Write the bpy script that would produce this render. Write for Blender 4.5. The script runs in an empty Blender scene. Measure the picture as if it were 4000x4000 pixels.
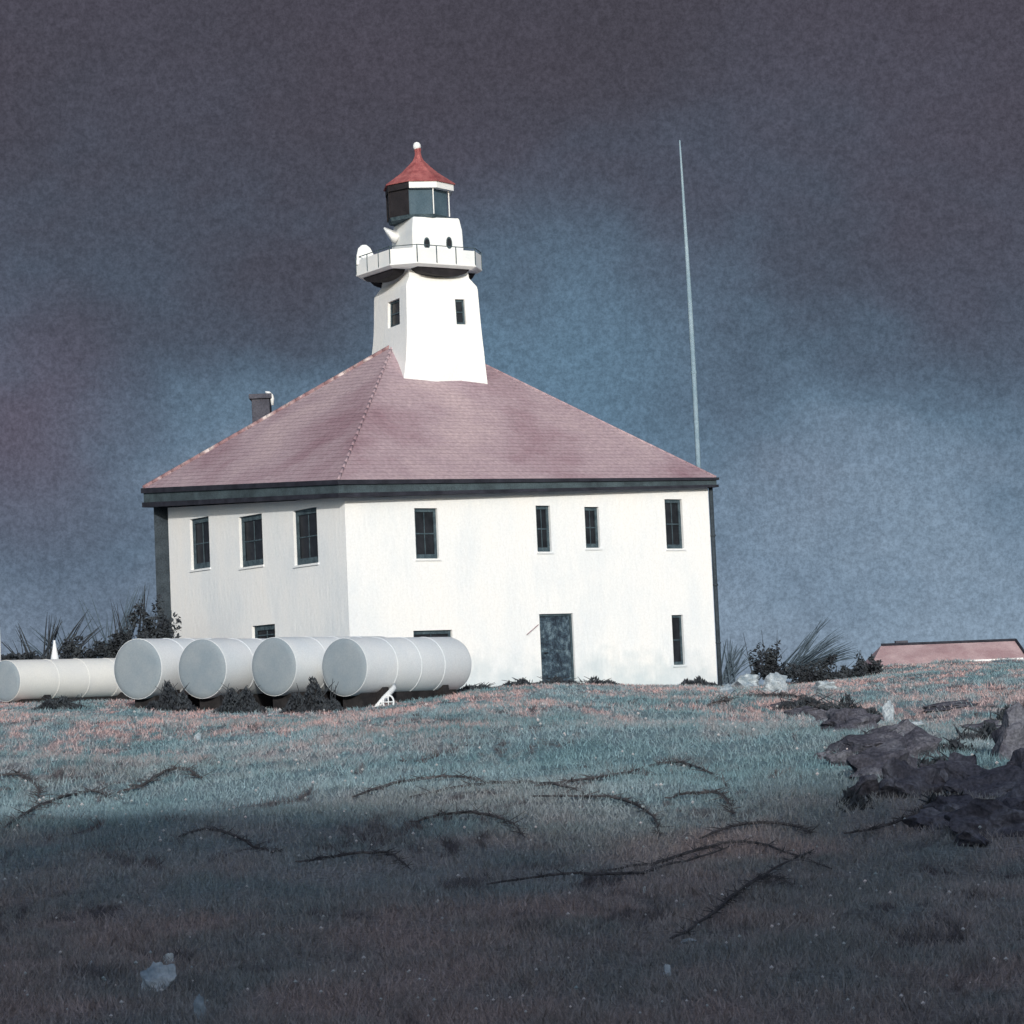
import bpy, bmesh, math, random
import numpy as np
from mathutils import Vector, Matrix
random.seed(7); rng = np.random.default_rng(7)
C = bpy.context.scene.collection
R = math.radians
# ------------------------------------------------------------------ camera
F = 10000.0; PITCH = math.atan(720/F); ROLL = R(2.5)
FW = Vector((0, math.cos(PITCH), math.sin(PITCH)))
_u = Vector((0, -math.sin(PITCH), math.cos(PITCH))); _r = Vector((1, 0, 0))
RT = _r*math.cos(ROLL) - _u*math.sin(ROLL); UP = _r*math.sin(ROLL) + _u*math.cos(ROLL)
cam = bpy.data.cameras.new('camera'); camo = bpy.data.objects.new('camera', cam); C.objects.link(camo)
camo.matrix_world = Matrix(((RT.x, UP.x, -FW.x, 0), (RT.y, UP.y, -FW.y, 0), (RT.z, UP.z, -FW.z, 0), (0, 0, 0, 1)))
cam.sensor_width = 36; cam.lens = F/4000*36; cam.clip_start = 0.1; cam.clip_end = 9000
bpy.context.scene.camera = camo

def ray(px, py): return (RT*((px-2000)/F) - UP*((py-2000)/F) + FW)
def at(px, py, Y):
    d = ray(px, py); return d*(Y/d.y)
def hit(px, py, P, n):
    d = ray(px, py); return d*(P.dot(n)/d.dot(n))

# ------------------------------------------------------------------ helpers
def tag(o, label=None, cat=None, group=None, kind=None):
    if label: o['label'] = label
    if cat: o['category'] = cat
    if group: o['group'] = group
    if kind: o['kind'] = kind
    return o
def empty(name, loc, label, cat, group=None):
    o = bpy.data.objects.new(name, None); C.objects.link(o); o.location = loc
    o.empty_display_size = .2
    return tag(o, label, cat, group)
class MB:
    def __init__(s): s.v = []; s.f = []; s.sm = False
    def add(s, vs, fs):
        k = len(s.v); s.v += [Vector(v) for v in vs]; s.f += [tuple(i+k for i in f) for f in fs]
    def quad(s, a, b, c, d): s.add([a, b, c, d], [(0, 1, 2, 3)])
    def box(s, O, ax, ay, az):
        """box from corner O with edge vectors"""
        O, ax, ay, az = map(Vector, (O, ax, ay, az))
        p = [O, O+ax, O+ax+ay, O+ay]; p += [q+az for q in p]
        s.add(p, [(0, 3, 2, 1), (4, 5, 6, 7), (0, 1, 5, 4), (1, 2, 6, 5), (2, 3, 7, 6), (3, 0, 4, 7)])
    def tube(s, pts, rad, n=8, cap=True):
        pts = [Vector(p) for p in pts]
        if not hasattr(rad, '__len__'): rad = [rad]*len(pts)
        k = len(s.v); prev = None
        for i, p in enumerate(pts):
            t = (pts[min(i+1, len(pts)-1)]-pts[max(i-1, 0)]).normalized()
            if prev is None:
                h = Vector((0, 0, 1)) if abs(t.z) < .9 else Vector((1, 0, 0)); e1 = t.cross(h).normalized()
            else: e1 = (prev - t*prev.dot(t)).normalized()
            prev = e1; e2 = t.cross(e1)
            for j in range(n):
                a = 2*math.pi*j/n; s.v.append(p+(e1*math.cos(a)+e2*math.sin(a))*rad[i])
        for i in range(len(pts)-1):
            for j in range(n):
                s.f.append((k+i*n+j, k+i*n+(j+1) % n, k+(i+1)*n+(j+1) % n, k+(i+1)*n+j))
        if cap:
            s.f.append(tuple(k+j for j in range(n))[::-1]); s.f.append(tuple(k+(len(pts)-1)*n+j for j in range(n)))
    def loft(s, rings, cap=True):
        n = len(rings[0]); k = len(s.v)
        for r in rings: s.v += [Vector(v) for v in r]
        for i in range(len(rings)-1):
            for j in range(n):
                s.f.append((k+i*n+j, k+i*n+(j+1) % n, k+(i+1)*n+(j+1) % n, k+(i+1)*n+j))
        if cap:
            s.f.append(tuple(k+j for j in range(n))[::-1]); s.f.append(tuple(k+(len(rings)-1)*n+j for j in range(n)))
    def build(s, name, mat, parent=None, smooth=False, bevel=0):
        m = bpy.data.meshes.new(name)
        off = parent.matrix_world.translation if False else Vector((0, 0, 0))
        o = bpy.data.objects.new(name, m); C.objects.link(o)
        base = root_loc(parent) if parent else Vector((0, 0, 0))
        m.from_pydata([v-base for v in s.v], [], s.f)
        bm = bmesh.new(); bm.from_mesh(m); bmesh.ops.recalc_face_normals(bm, faces=bm.faces); bm.to_mesh(m); bm.free()
        if smooth:
            for p in m.polygons: p.use_smooth = True
        m.materials.append(mat)
        if parent: o.parent = parent
        if bevel:
            b = o.modifiers.new('bevel', 'BEVEL'); b.width = bevel; b.segments = 2; b.limit_method = 'ANGLE'; b.angle_limit = R(40)
        return o
def root_loc(o):
    l = Vector((0, 0, 0))
    while o: l += o.location; o = o.parent
    return l
def shade_auto(o, ang=35):
    for p in o.data.polygons: p.use_smooth = True
    try: o.data.set_sharp_from_angle(angle=R(ang))
    except Exception: pass

# ------------------------------------------------------------------ materials
def srgb(r, g, b): return tuple(((c/255/12.92) if c/255 <= .04045 else ((c/255+.055)/1.055)**2.4) for c in (r, g, b))
def material(name, c1, c2=None, c3=None, scale=1.0, fine=60, famt=.25, rough=.85, bump=.2, bscale=40, stretch=(1, 1, 1), big=.5, spec=.25):
    """c1..c3 linear colours, blended by large noise, with a fine grain"""
    m = bpy.data.materials.new(name); m.use_nodes = True; nt = m.node_tree; N = nt.nodes; L = nt.links
    b = N['Principled BSDF']; b.inputs['Roughness'].default_value = rough
    b.inputs['Specular IOR Level'].default_value = spec
    g = N.new('ShaderNodeNewGeometry'); mp = N.new('ShaderNodeMapping'); mp.inputs['Scale'].default_value = stretch
    L.new(g.outputs['Position'], mp.inputs['Vector'])
    n1 = N.new('ShaderNodeTexNoise'); n1.inputs['Scale'].default_value = scale; n1.inputs['Detail'].default_value = 6; n1.inputs['Roughness'].default_value = .6
    L.new(mp.outputs[0], n1.inputs['Vector'])
    cr = N.new('ShaderNodeValToRGB'); e = cr.color_ramp.elements
    c2 = c2 or c1; e[0].position = .5-big*.3; e[0].color = (*c1, 1); e[1].position = .5+big*.3; e[1].color = (*(c3 or c2), 1)
    if c3: k = e.new(.5); k.color = (*c2, 1)
    L.new(n1.outputs['Fac'], cr.inputs['Fac'])
    n2 = N.new('ShaderNodeTexNoise'); n2.inputs['Scale'].default_value = fine; n2.inputs['Detail'].default_value = 3
    L.new(g.outputs['Position'], n2.inputs['Vector'])
    mr = N.new('ShaderNodeMapRange'); mr.inputs['From Min'].default_value = .25; mr.inputs['From Max'].default_value = .75
    mr.inputs['To Min'].default_value = 1-famt; mr.inputs['To Max'].default_value = 1+famt
    L.new(n2.outputs['Fac'], mr.inputs['Value'])
    mx = N.new('ShaderNodeVectorMath'); mx.operation = 'SCALE'
    L.new(cr.outputs['Color'], mx.inputs[0]); L.new(mr.outputs[0], mx.inputs['Scale'])
    L.new(mx.outputs[0], b.inputs['Base Color'])
    if bump:
        n3 = N.new('ShaderNodeTexNoise'); n3.inputs['Scale'].default_value = bscale; n3.inputs['Detail'].default_value = 5
        L.new(mp.outputs[0], n3.inputs['Vector'])
        bp = N.new('ShaderNodeBump'); bp.inputs['Strength'].default_value = bump; bp.inputs['Distance'].default_value = .03
        L.new(n3.outputs['Fac'], bp.inputs['Height']); L.new(bp.outputs[0], b.inputs['Normal'])
    return m
M = {}
M['wall'] = material('white_render', (.68, .725, .76), (.785, .80, .805), (.83, .82, .80), scale=.55, fine=16, famt=.05, rough=.95, bump=.5, bscale=7, stretch=(1, 1, .45), big=.8)
M['white'] = material('white_paint', (.68, .72, .75), (.79, .80, .80), scale=1.5, fine=30, famt=.05, rough=.8, bump=.1)
M['roof'] = material('roof_slate', (.26, .165, .195), (.37, .28, .31), (.47, .365, .38), scale=.28, fine=9, famt=.2, rough=.9, bump=.4, bscale=12, big=.7)
M['roof_far'] = material('far_roof', (.33, .22, .235), (.50, .38, .39), scale=.5, fine=12, famt=.2)
M['cap'] = material('ridge_tile_highlight', (.26, .15, .165), (.27, .17, .18), (.62, .55, .54), scale=1.6, fine=14, famt=.15, big=.55)  # pale patches paint the highlight along the left hip
M['red'] = material('red_lantern_paint', (.22, .06, .065), (.36, .125, .125), scale=3, fine=25, famt=.25, rough=.7)
M['fascia'] = material('fascia_grey', (.035, .05, .06), (.07, .1, .115), scale=1.5, fine=25, famt=.3)
M['trim'] = material('dark_gutter', (.012, .013, .02), (.03, .032, .045), scale=2, fine=25, famt=.3, rough=.7)
M['frame'] = material('slate_blue_joinery', (.03, .05, .065), (.075, .11, .13), scale=5, fine=35, famt=.35)
M['pane'] = material('dark_pane', (.006, .007, .010), (.02, .022, .028), scale=2.5, fine=30, famt=.3, rough=.35, bump=.0, spec=.3)
M['glass'] = material('lantern_glass', (.05, .085, .115), (.075, .115, .15), scale=2, fine=25, famt=.2, rough=.65, bump=0, spec=.1)
M['black'] = material('black_iron_and_shade', (.012, .011, .014), (.022, .02, .024), scale=3, fine=30, famt=.3, rough=.75)
M['door'] = material('door_teal', (.012, .018, .03), (.04, .065, .09), (.14, .20, .24), scale=4.5, fine=22, famt=.6, big=.6)
M['edge_shade'] = material('house_edge_shade', (.025, .035, .045), (.045, .06, .075), scale=2, fine=20, famt=.4, bump=.6, bscale=15)  # dark colour stands in for shade at the house edges
M['chimney'] = material('dark_brick', (.05, .052, .07), (.08, .082, .105), scale=2, fine=20, famt=.3)
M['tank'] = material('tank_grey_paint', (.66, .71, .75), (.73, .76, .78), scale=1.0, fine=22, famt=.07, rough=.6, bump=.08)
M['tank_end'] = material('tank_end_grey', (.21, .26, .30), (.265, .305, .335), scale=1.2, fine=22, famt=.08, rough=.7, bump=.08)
M['tank_white'] = material('tank_white_paint', (.72, .73, .72), (.78, .78, .75), scale=1.0, fine=22, famt=.05, rough=.6, bump=.08)
M['mast'] = material('mast_paint', (.16, .25, .32), (.26, .35, .42), scale=.5, fine=10, famt=.15)
M['shrub'] = material('shrub_leaf', (.022, .026, .034), (.05, .06, .07), scale=2, fine=12, famt=.4, bump=0)
M['frond'] = material('sedge_frond', (.05, .075, .10), (.10, .14, .18), scale=1, fine=12, famt=.3, bump=0)
M['cane'] = material('dry_bramble', (.04, .04, .045), (.10, .095, .10), scale=3, fine=30, famt=.3, bump=0)
M['rock'] = material('dark_basalt', (.03, .032, .045), (.075, .075, .095), (.17, .175, .20), scale=2.2, fine=30, famt=.5, bump=1.0, bscale=10, big=.8)
M['pale_rock'] = material('pale_rock', (.20, .26, .31), (.46, .51, .54), scale=3, fine=25, famt=.25, bump=.8, bscale=12)
M['saddle_and_shade'] = material('tarred_timber_and_shade', (.012, .012, .014), (.03, .028, .03), scale=3, fine=25, famt=.3)
M['speck'] = material('pale_flower', (.3, .38, .40), (.62, .55, .55), scale=3, fine=3, famt=.2, bump=0)

def stain(m, z0, z1, col, amt):
    nt = m.node_tree; N = nt.nodes; L = nt.links; b = N['Principled BSDF']; src = b.inputs['Base Color'].links[0].from_socket
    g = N.new('ShaderNodeNewGeometry'); sx = N.new('ShaderNodeSeparateXYZ'); L.new(g.outputs['Position'], sx.inputs[0])
    n = N.new('ShaderNodeTexNoise'); n.inputs['Scale'].default_value = 1.7; n.inputs['Detail'].default_value = 8; L.new(g.outputs['Position'], n.inputs['Vector'])
    a = N.new('ShaderNodeMath'); a.operation = 'MULTIPLY_ADD'; L.new(n.outputs['Fac'], a.inputs[0]); a.inputs[1].default_value = -2.6; L.new(sx.outputs['Z'], a.inputs[2])
    r = N.new('ShaderNodeMapRange'); r.inputs[1].default_value = z0; r.inputs[2].default_value = z1; r.inputs[3].default_value = amt; r.inputs[4].default_value = 0; L.new(a.outputs[0], r.inputs[0])
    x = N.new('ShaderNodeMix'); x.data_type = 'RGBA'; L.new(r.outputs[0], x.inputs[0]); L.new(src, x.inputs[6]); x.inputs[7].default_value = (*col, 1); L.new(x.outputs[2], b.inputs['Base Color'])
stain(M['wall'], -1.0, .2, (.48, .56, .60), .65)
def ground_material(name, grass):
    m = bpy.data.materials.new(name); m.use_nodes = True; nt = m.node_tree; N = nt.nodes; L = nt.links
    b = N['Principled BSDF']; b.inputs['Roughness'].default_value = 1; b.inputs['Specular IOR Level'].default_value = .1
    g = N.new('ShaderNodeNewGeometry')
    def noise(scale, stretch=(1, 1, 1), det=5, rot=0, loc=(0, 0, 0), dist=0, rough=.6):
        mp = N.new('ShaderNodeMapping'); mp.inputs['Scale'].default_value = stretch; mp.inputs['Rotation'].default_value = (0, 0, rot); mp.inputs['Location'].default_value = loc
        L.new(g.outputs['Position'], mp.inputs['Vector'])
        n = N.new('ShaderNodeTexNoise'); n.inputs['Scale'].default_value = scale; n.inputs['Detail'].default_value = det
        n.inputs['Distortion'].default_value = dist; n.inputs['Roughness'].default_value = rough
        L.new(mp.outputs[0], n.inputs['Vector']); return n.outputs['Fac']
    def rng_(v, a, c, lo=0, hi=1):
        r = N.new('ShaderNodeMapRange'); r.inputs['From Min'].default_value = a; r.inputs['From Max'].default_value = c
        r.inputs['To Min'].default_value = lo; r.inputs['To Max'].default_value = hi; L.new(v, r.inputs['Value']); return r.outputs[0]
    def mix(f, a, c):
        x = N.new('ShaderNodeMix'); x.data_type = 'RGBA'; L.new(f, x.inputs['Factor'])
        for s, v in ((6, a), (7, c)):
            if isinstance(v, tuple): x.inputs[s].default_value = (*v, 1)
            else: L.new(v, x.inputs[s])
        return x.outputs[2]
    def mul(a, c):
        x = N.new('ShaderNodeMath'); x.operation = 'MULTIPLY'; L.new(a, x.inputs[0]); L.new(c, x.inputs[1]); return x.outputs[0]
    sx = N.new('ShaderNodeSeparateXYZ'); L.new(g.outputs['Position'], sx.inputs[0])
    col = mix(rng_(noise(.22, (1, .5, 1)), .38, .62), (.135, .235, .265), (.235, .32, .355))
    # rough heather low on the slope, blue-green turf on the brow
    low = rng_(sx.outputs['Y'], 20, 36, 1, 0)
    lown = N.new('ShaderNodeMath'); lown.operation = 'ADD'; L.new(low, lown.inputs[0]); L.new(rng_(noise(.25, (1, .6, 1), loc=(5, 2, 0)), .3, .7, -.45, .45), lown.inputs[1])
    lown.use_clamp = True
    col = mix(lown.outputs[0], col, mix(rng_(noise(.8, (1, .5, 1)), .4, .6), (.30, .255, .25), (.20, .215, .22)))
    # dry pink grass in streaks near the house
    hi = rng_(sx.outputs['Y'], 36, 60)
    pk = mul(rng_(noise(.55, (1, .28, 1), rot=.5, dist=.8), .44, .55), hi)
    pk2 = mul(pk, rng_(noise(3.2, (1, .25, 1), rot=.5), .42, .52))
    col = mix(pk2, col, (.50, .35, .34))
    # dark wiry stems
    dk = mul(rng_(noise(1.1, (1, .35, 1), rot=-.3, dist=2.2, det=3), .55, .62), rng_(noise(.3, loc=(9, 9, 0)), .42, .55))
    col = mix(dk, col, (.11, .105, .115))
    fine = rng_(noise(20, det=4, rough=.75), .3, .7, .45, 1.55)
    vm = N.new('ShaderNodeVectorMath'); vm.operation = 'SCALE'; L.new(col, vm.inputs[0]); L.new(fine, vm.inputs['Scale'])
    L.new(vm.outputs[0], b.inputs['Base Color'])
    if not grass:
        bp = N.new('ShaderNodeBump'); bp.inputs['Strength'].default_value = .8; bp.inputs['Distance'].default_value = .08
        L.new(noise(7, det=8, rough=.7), bp.inputs['Height']); L.new(bp.outputs[0], b.inputs['Normal'])
    return m
M['ground'] = ground_material('turf', False); M['grass'] = ground_material('grass_blades', True)

# ------------------------------------------------------------------ terrain
def wob(x, y):
    w = 0
    for k, (fx, fy, a, p) in enumerate(((.31, .17, .5, .3), (.13, .42, .45, 1.9), (.72, .5, .3, 4), (1.3, .83, .16, .7), (-1.1, 1.5, .13, 2.2), (2.6, -1.3, .07, 5.1), (2.1, 3.3, .06, 3.3))):
        w = w + a*np.sin(fx*x+fy*y+p+.8*np.sin(.37*y*fx+.5*x*fy+k))
    return w
P80x = np.array([-400, -16, -12.5, -8, -5.2, -1.4, .8, 3.5, 5.6, 7.5, 10, 14, 20, 400.])
P80z = np.array([.5, .5, .42, .12, .05, .28, .34, .16, .05, -.15, .0, .25, .1, .1])
P100x = np.array([-400, -20, -5, 6, 9, 12, 13.6, 14.5, 15.6, 16.2, 16.9, 17.4, 18.2, 18.6, 19.2, 19.6, 20.5, 400.])
P100z = np.array([.4, .4, .3, .2, -.05, .1, .28, .58, .50, .64, .66, .42, .40, .64, .60, .12, .1, .3])
YB = np.array([-5000, -400, -110, -62, -40, -20, -8, 0, 13.])
ZB = np.array([19, 22, 23, 22.6, 14, 3, -1.3, -1.75, -1.72])  # rises to an unseen hill behind the camera, added to shade the foreground
def terrain(x, y):
    x = np.asarray(x, float); y = np.asarray(y, float)
    back = np.interp(y, YB, ZB) + np.where(y < -30, 1.0*np.sin(x*.11+1)+.8*np.sin(x*.43+2)+.6*np.sin(x*.83)+.35*np.sin(x*1.7+1), 0)
    z80 = np.interp(x, P80x, P80z); z100 = np.interp(x, P100x, P100z)
    t = np.clip((y-13)/67, 0, 1)
    mid = -1.72*(1-t) + z80*t
    far = z80 + (z100-z80)*np.clip((y-80)/20, 0, 1)
    beyond = z100 + (np.interp(y, [100, 112, 190, 260, 600, 9000], [0, -.6, -2.2, -4, -26, -26]))
    z = np.where(y < 13, back, np.where(y < 80, mid, np.where(y < 100, far, beyond)))
    amp = np.interp(y, [-10, 10, 40, 66, 72, 92, 96, 100, 120], [.0, .09, .19, .10, .02, .02, .03, .02, .2])
    return z + wob(x, y)*amp
def tz(x, y): return float(terrain(x, y))
def on_ground(px, py, ymin=10, ymax=140):
    """first terrain point met by the line of sight"""
    d = ray(px, py); prev = None
    for Y in np.linspace(ymin, ymax, 1500):
        p = d*(Y/d.y)
        if p.z < tz(p.x, p.y): return Vector((p.x, p.y, tz(p.x, p.y)))
    return Vector((p.x, 95, tz(p.x, 95)))
xs = np.unique(np.concatenate([np.linspace(-6000, -200, 12), np.linspace(-200, -34, 30), np.arange(-34, 34.1, .35), np.linspace(34, 200, 30), np.linspace(200, 6000, 12)]))
ys = np.unique(np.concatenate([np.linspace(-5000, -150, 12), np.arange(-150, -75, 5), np.arange(-75, -50, 1.0), np.arange(-50, -20, 3), np.arange(-20, 8, 1.5), np.arange(8, 125, .35), np.arange(125, 260, 6), np.linspace(260, 8000, 16)]))
X, Y = np.meshgrid(xs, ys); Z = terrain(X, Y)
nx, ny = len(xs), len(ys)
gv = np.stack([X.ravel(), Y.ravel(), Z.ravel()], 1)
ii = (np.arange(ny-1)[:, None]*nx + np.arange(nx-1)[None]).ravel()
gf = np.stack([ii, ii+1, ii+nx+1, ii+nx], 1)
def np_mesh(name, v, f, mat, smooth=False, parent=None):
    me = bpy.data.meshes.new(name); k = f.shape[1]
    me.vertices.add(len(v)); me.vertices.foreach_set('co', v.astype(np.float32).ravel())
    me.loops.add(f.size); me.loops.foreach_set('vertex_index', f.astype(np.int32).ravel())
    me.polygons.add(len(f)); me.polygons.foreach_set('loop_start', np.arange(0, f.size, k, dtype=np.int32)); me.polygons.foreach_set('loop_total', np.full(len(f), k, dtype=np.int32))
    if smooth: me.polygons.foreach_set('use_smooth', np.ones(len(f), dtype=bool))
    me.update(calc_edges=True); me.materials.append(mat)
    o = bpy.data.objects.new(name, me); C.objects.link(o)
    if parent: o.parent = parent
    return o
tag(np_mesh('ground', gv, gf, M['ground'], True), 'grassy slope rising to the brow where the lighthouse stands', kind='structure')

# ------------------------------------------------------------------ house frame
TH = R(34); c_, s_ = math.cos(TH), math.sin(TH)
A = Vector((c_, s_, 0)); B = Vector((-s_, c_, 0)); UZ = Vector((0, 0, 1))
LEN, WID, OV = 14.45, 12.3, .45
WC = at(1345, 1945, 80)
YR = 80+LEN*s_; YL = 80+WID*c_
WR = at(2765, 1903, YR); WL = at(655, 1983, YL)
WB = Vector((WR.x+WL.x-WC.x, WR.y+WL.y-WC.y, (WR.z+WL.z)/2))
aN = (WR-WC); aN.z = 0; LEN = aN.length; aN.normalize()
bN = (WL-WC); bN.z = 0; WID = bN.length; bN.normalize()
nFront = Vector((aN.y, -aN.x, 0)); nLeft = Vector((-bN.y, bN.x, 0))
if nFront.y > 0: nFront = -nFront
if nLeft.x > 0: nLeft = -nLeft
ZB0 = -1.2
house_base = Vector(((WC.x+WB.x)/2, (WC.y+WB.y)/2, .1))
house = empty('lighthouse', house_base, 'white two-storey lighthouse with a hipped pink slate roof and a red-capped square tower', 'lighthouse')

def wall(P0, P1, n, holes, depth=.22):
    """P0,P1 wall top ends; holes = [(u0,u1,z0,z1)]; returns mesh builder"""
    mb = MB(); d = P1-P0; Lh = Vector((d.x, d.y, 0)).length; dirv = Vector((d.x, d.y, 0))/Lh
    zt = lambda u: P0.z+(P1.z-P0.z)*u/Lh
    us = sorted({0, Lh, *[h[0] for h in holes], *[h[1] for h in holes]})
    zmin = min(P0.z, P1.z)-.05
    zs = sorted({ZB0, zmin, *[h[2] for h in holes], *[h[3] for h in holes]})
    pt = lambda u, z, off=0: Vector((P0.x, P0.y, 0))+dirv*u+UZ*z-n*off
    for i in range(len(us)-1):
        for j in range(len(zs)):
            ua, ub = us[i], us[i+1]; um = (ua+ub)/2
            if j == len(zs)-1:
                mb.quad(pt(ua, zs[j]), pt(ub, zs[j]), pt(ub, zt(ub)), pt(ua, zt(ua))); continue
            za, zb = zs[j], zs[j+1]; zm = (za+zb)/2
            if any(h[0] < um < h[1] and h[2] < zm < h[3] for h in holes): continue
            mb.quad(pt(ua, za), pt(ub, za), pt(ub, zb), pt(ua, zb))
    for u0, u1, z0, z1 in holes:
        a, b, c, e = (u0, z0), (u1, z0), (u1, z1), (u0, z1)
        for q, r in ((a, b), (b, c), (c, e), (e, a)): mb.quad(pt(*q), pt(*r), pt(*r, depth), pt(*q, depth))
    return mb, pt
def px_hole(x0, x1, y0, y1, P, n, dirv):
    xm, ym = (x0+x1)/2, (y0+y1)/2
    f = lambda x, y: hit(x, y, P, n)
    u = lambda p: (Vector((p.x-P.x, p.y-P.y, 0))).dot(dirv)
    u0, u1 = u(f(x0, ym)), u(f(x1, ym)); z1, z0 = f(xm, y0).z, f(xm, y1).z
    return (min(u0, u1), max(u0, u1), z0, z1)
def window(pt, h, n, parent, name='window', mull=True, fw=.09, rec=.10, arch=False):
    """frame with a pane as sub-part, set back in the opening"""
    u0, u1, z0, z1 = h; mb = MB(); e = .004; t = .06
    def bx(a, b, c, d, off, tk): mb.box(pt(a, c, off), pt(b, c, off)-pt(a, c, off), -n*tk, UZ*(d-c))
    bx(u0+e, u0+fw, z0+e, z1-e, rec, t); bx(u1-fw, u1-e, z0+e, z1-e, rec, t)
    bx(u0+fw, u1-fw, z1-fw*1.3, z1-e, rec, t); bx(u0+fw, u1-fw, z0+e, z0+fw*1.6, rec, t)
    if mull:
        zm = (z0+z1)/2; bx(u0+fw, u1-fw, zm-.02, zm+.02, rec+.02, .03)
        if u1-u0 > .55: um = (u0+u1)/2; bx(um-.012, um+.012, z0+fw*1.6, z1-fw*1.3, rec+.03, .03)
    w = mb.build(name, M['frame'], parent)
    p = MB(); p.box(pt(u0+fw*.7, z0+fw, rec+.05), pt(u1-fw*.7, z0+fw, rec+.05)-pt(u0+fw*.7, z0+fw, rec+.05), -n*.02, UZ*(z1-z0-2*fw))
    p.build('pane', M['pane'], w)
    s = MB(); s.box(pt(u0-.05, z0-.07, -.05), pt(u1+.05, z0, -.05)-pt(u0-.05, z0, -.05), -n*.14, UZ*.065)
    s.build('sill', M['wall'], w)
    return w
# front wall
fh = [px_hole(*q, WC, nFront, aN) for q in ((1622, 1712, 1985, 2182), (2096, 2152, 1975, 2155), (2286, 2342, 1980, 2140), (2600, 2668, 1950, 2143), (2628, 2672, 2402, 2597))]
base_h = px_hole(1616, 1768, 2462, 2530, WC, nFront, aN)
door_h = px_hole(2112, 2244, 2397, 2668, WC, nFront, aN)
mf, ptF = wall(WC, WR, nFront, fh+[base_h, door_h])
lh = [px_hole(*q, WC, nLeft, bN) for q in ((744, 818, 2022, 2222), (935, 1026, 2012, 2212), (1147, 1240, 1987, 2204))]
base_l = px_hole(985, 1075, 2441, 2520, WC, nLeft, bN)
ml, ptL = wall(WC, WL, nLeft, lh+[base_l])
for a, b in (((WR, WB)), ((WB, WL))): ml.quad(Vector((a.x, a.y, ZB0)), Vector((b.x, b.y, ZB0)), b, a)
w_ = mf; w_.add(ml.v, ml.f); w_.build('wall', M['wall'], house)
for h in fh+[base_h]: window(ptF, h, nFront, house, fw=.07 if h[1]-h[0] < .5 else .09)
for h in lh+[base_l]: window(ptL, h, nLeft, house, fw=.13)
# door
u0, u1, z0, z1 = door_h
mb = MB()
def fb(mb, a, b, c, d, off, tk, n=nFront, pt=ptF): mb.box(pt(a, c, off), pt(b, c, off)-pt(a, c, off), -n*tk, UZ*(d-c))
fb(mb, u0+.07, u1-.07, z0, z1-.07, .12, .05)
for (a, b) in ((.14, .46), (.54, .86)):
    for (c, d) in ((.08, .42), (.48, .92)):
        w = u1-u0; hh = z1-z0; fb(mb, u0+w*a, u0+w*b, z0+hh*c, z0+hh*d, .095, .025)
door = mb.build('door', M['door'], house, bevel=.01)
mb = MB(); fb(mb, u0+.004, u0+.07, z0, z1-.004, .08, .08); fb(mb, u1-.07, u1-.004, z0, z1-.004, .08, .08); fb(mb, u0+.07, u1-.07, z1-.07, z1-.004, .08, .08)
mb.build('door_frame', M['frame'], door)
mb = MB(); q = ptF(u0+.2, z0+1.0, .06); mb.tube([q, q+aN*.12], .018); mb.tube([q, q-nFront*.05], .014); mb.build('handle', M['black'], door, True)
mb = MB(); mb.tube([hit(2054, 2480, WC, nFront)+nFront*.05, hit(2100, 2440, WC, nFront)+nFront*.05], .012); mb.build('wall_hook', M['cap'], house)

# ------------------------------------------------------------------ roof
def ecorner(px, py, P, da, db):
    Yc = (P+aN*da+bN*db).y; return at(px, py, Yc)
EC = ecorner(1322, 1876, WC, -OV, -OV); EL = ecorner(560, 1908, WL, -OV, OV); ER = ecorner(2798, 1866, WR, OV, -OV)
EB = Vector((ER.x+EL.x-EC.x, ER.y+EL.y-EC.y, (ER.z+EL.z)/2))
m1 = WC+aN*(WID/2)+bN*(WID/2); m2 = WC+aN*(LEN-WID/2)+bN*(WID/2)
R1 = at(1534, 1352, m1.y); R2 = at(1806, 1384, m2.y)
th = .12
mb = MB()
def thick(vs, t=.10):
    n = len(vs); lo = [v-UZ*t for v in vs]
    mb.add(vs+lo, [tuple(range(n)), tuple(range(2*n-1, n-1, -1))]+[(i, i+n, (i+1) % n+n, (i+1) % n) for i in range(n)])
thick([EC, ER, R2, R1]); thick([EL, EC, R1]); thick([ER, EB, R2]); thick([EB, EL, R1, R2])
roof = mb.build('roof', M['roof'], house)
# slate courses: real stepped strips on the two seen slopes
def courses(P0, P1, Q1, Q0, n):
    nb = (P1-P0).cross(Q0-P0).normalized()
    if nb.z < 0: nb = -nb
    m = MB()
    for i in range(n):
        a, b = i/n, (i+1)/n-.001
        l0, l1 = P0.lerp(Q0, a), P1.lerp(Q1, a); u0, u1 = P0.lerp(Q0, b), P1.lerp(Q1, b)
        m.add([l0+nb*.006, l1+nb*.006, u1+nb*.003, u0+nb*.003, l0+nb*.012, l1+nb*.012, u1+nb*.008, u0+nb*.008],
              [(4, 5, 6, 7), (0, 1, 5, 4), (1, 2, 6, 5), (2, 3, 7, 6), (3, 0, 4, 7)])
    return m
cm = courses(EC, ER, R2, R1, 38); c2 = courses(EL, EC, R1, R1+Vector((0.001, 0, 0)), 38); cm.add(c2.v, c2.f)
cm.build('slate', M['roof'], roof)
for P, Q, rr in ((EL, R1, .085), (EC, R1, .05), (ER, R2, .04), (R1, R2, .05)):
    m = MB(); n = 26
    for i in range(n):
        a = P.lerp(Q, i/n+.0005); b = P.lerp(Q, (i+1)/n-.0005); m.tube([a+UZ*.02, b+UZ*.023], [rr, rr*.95], 8)
    m.build('hip_cap' if Q is R1 and P is not R1 else 'ridge_cap', M['cap'] if P is EL else M['roof'], roof, True)
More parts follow.
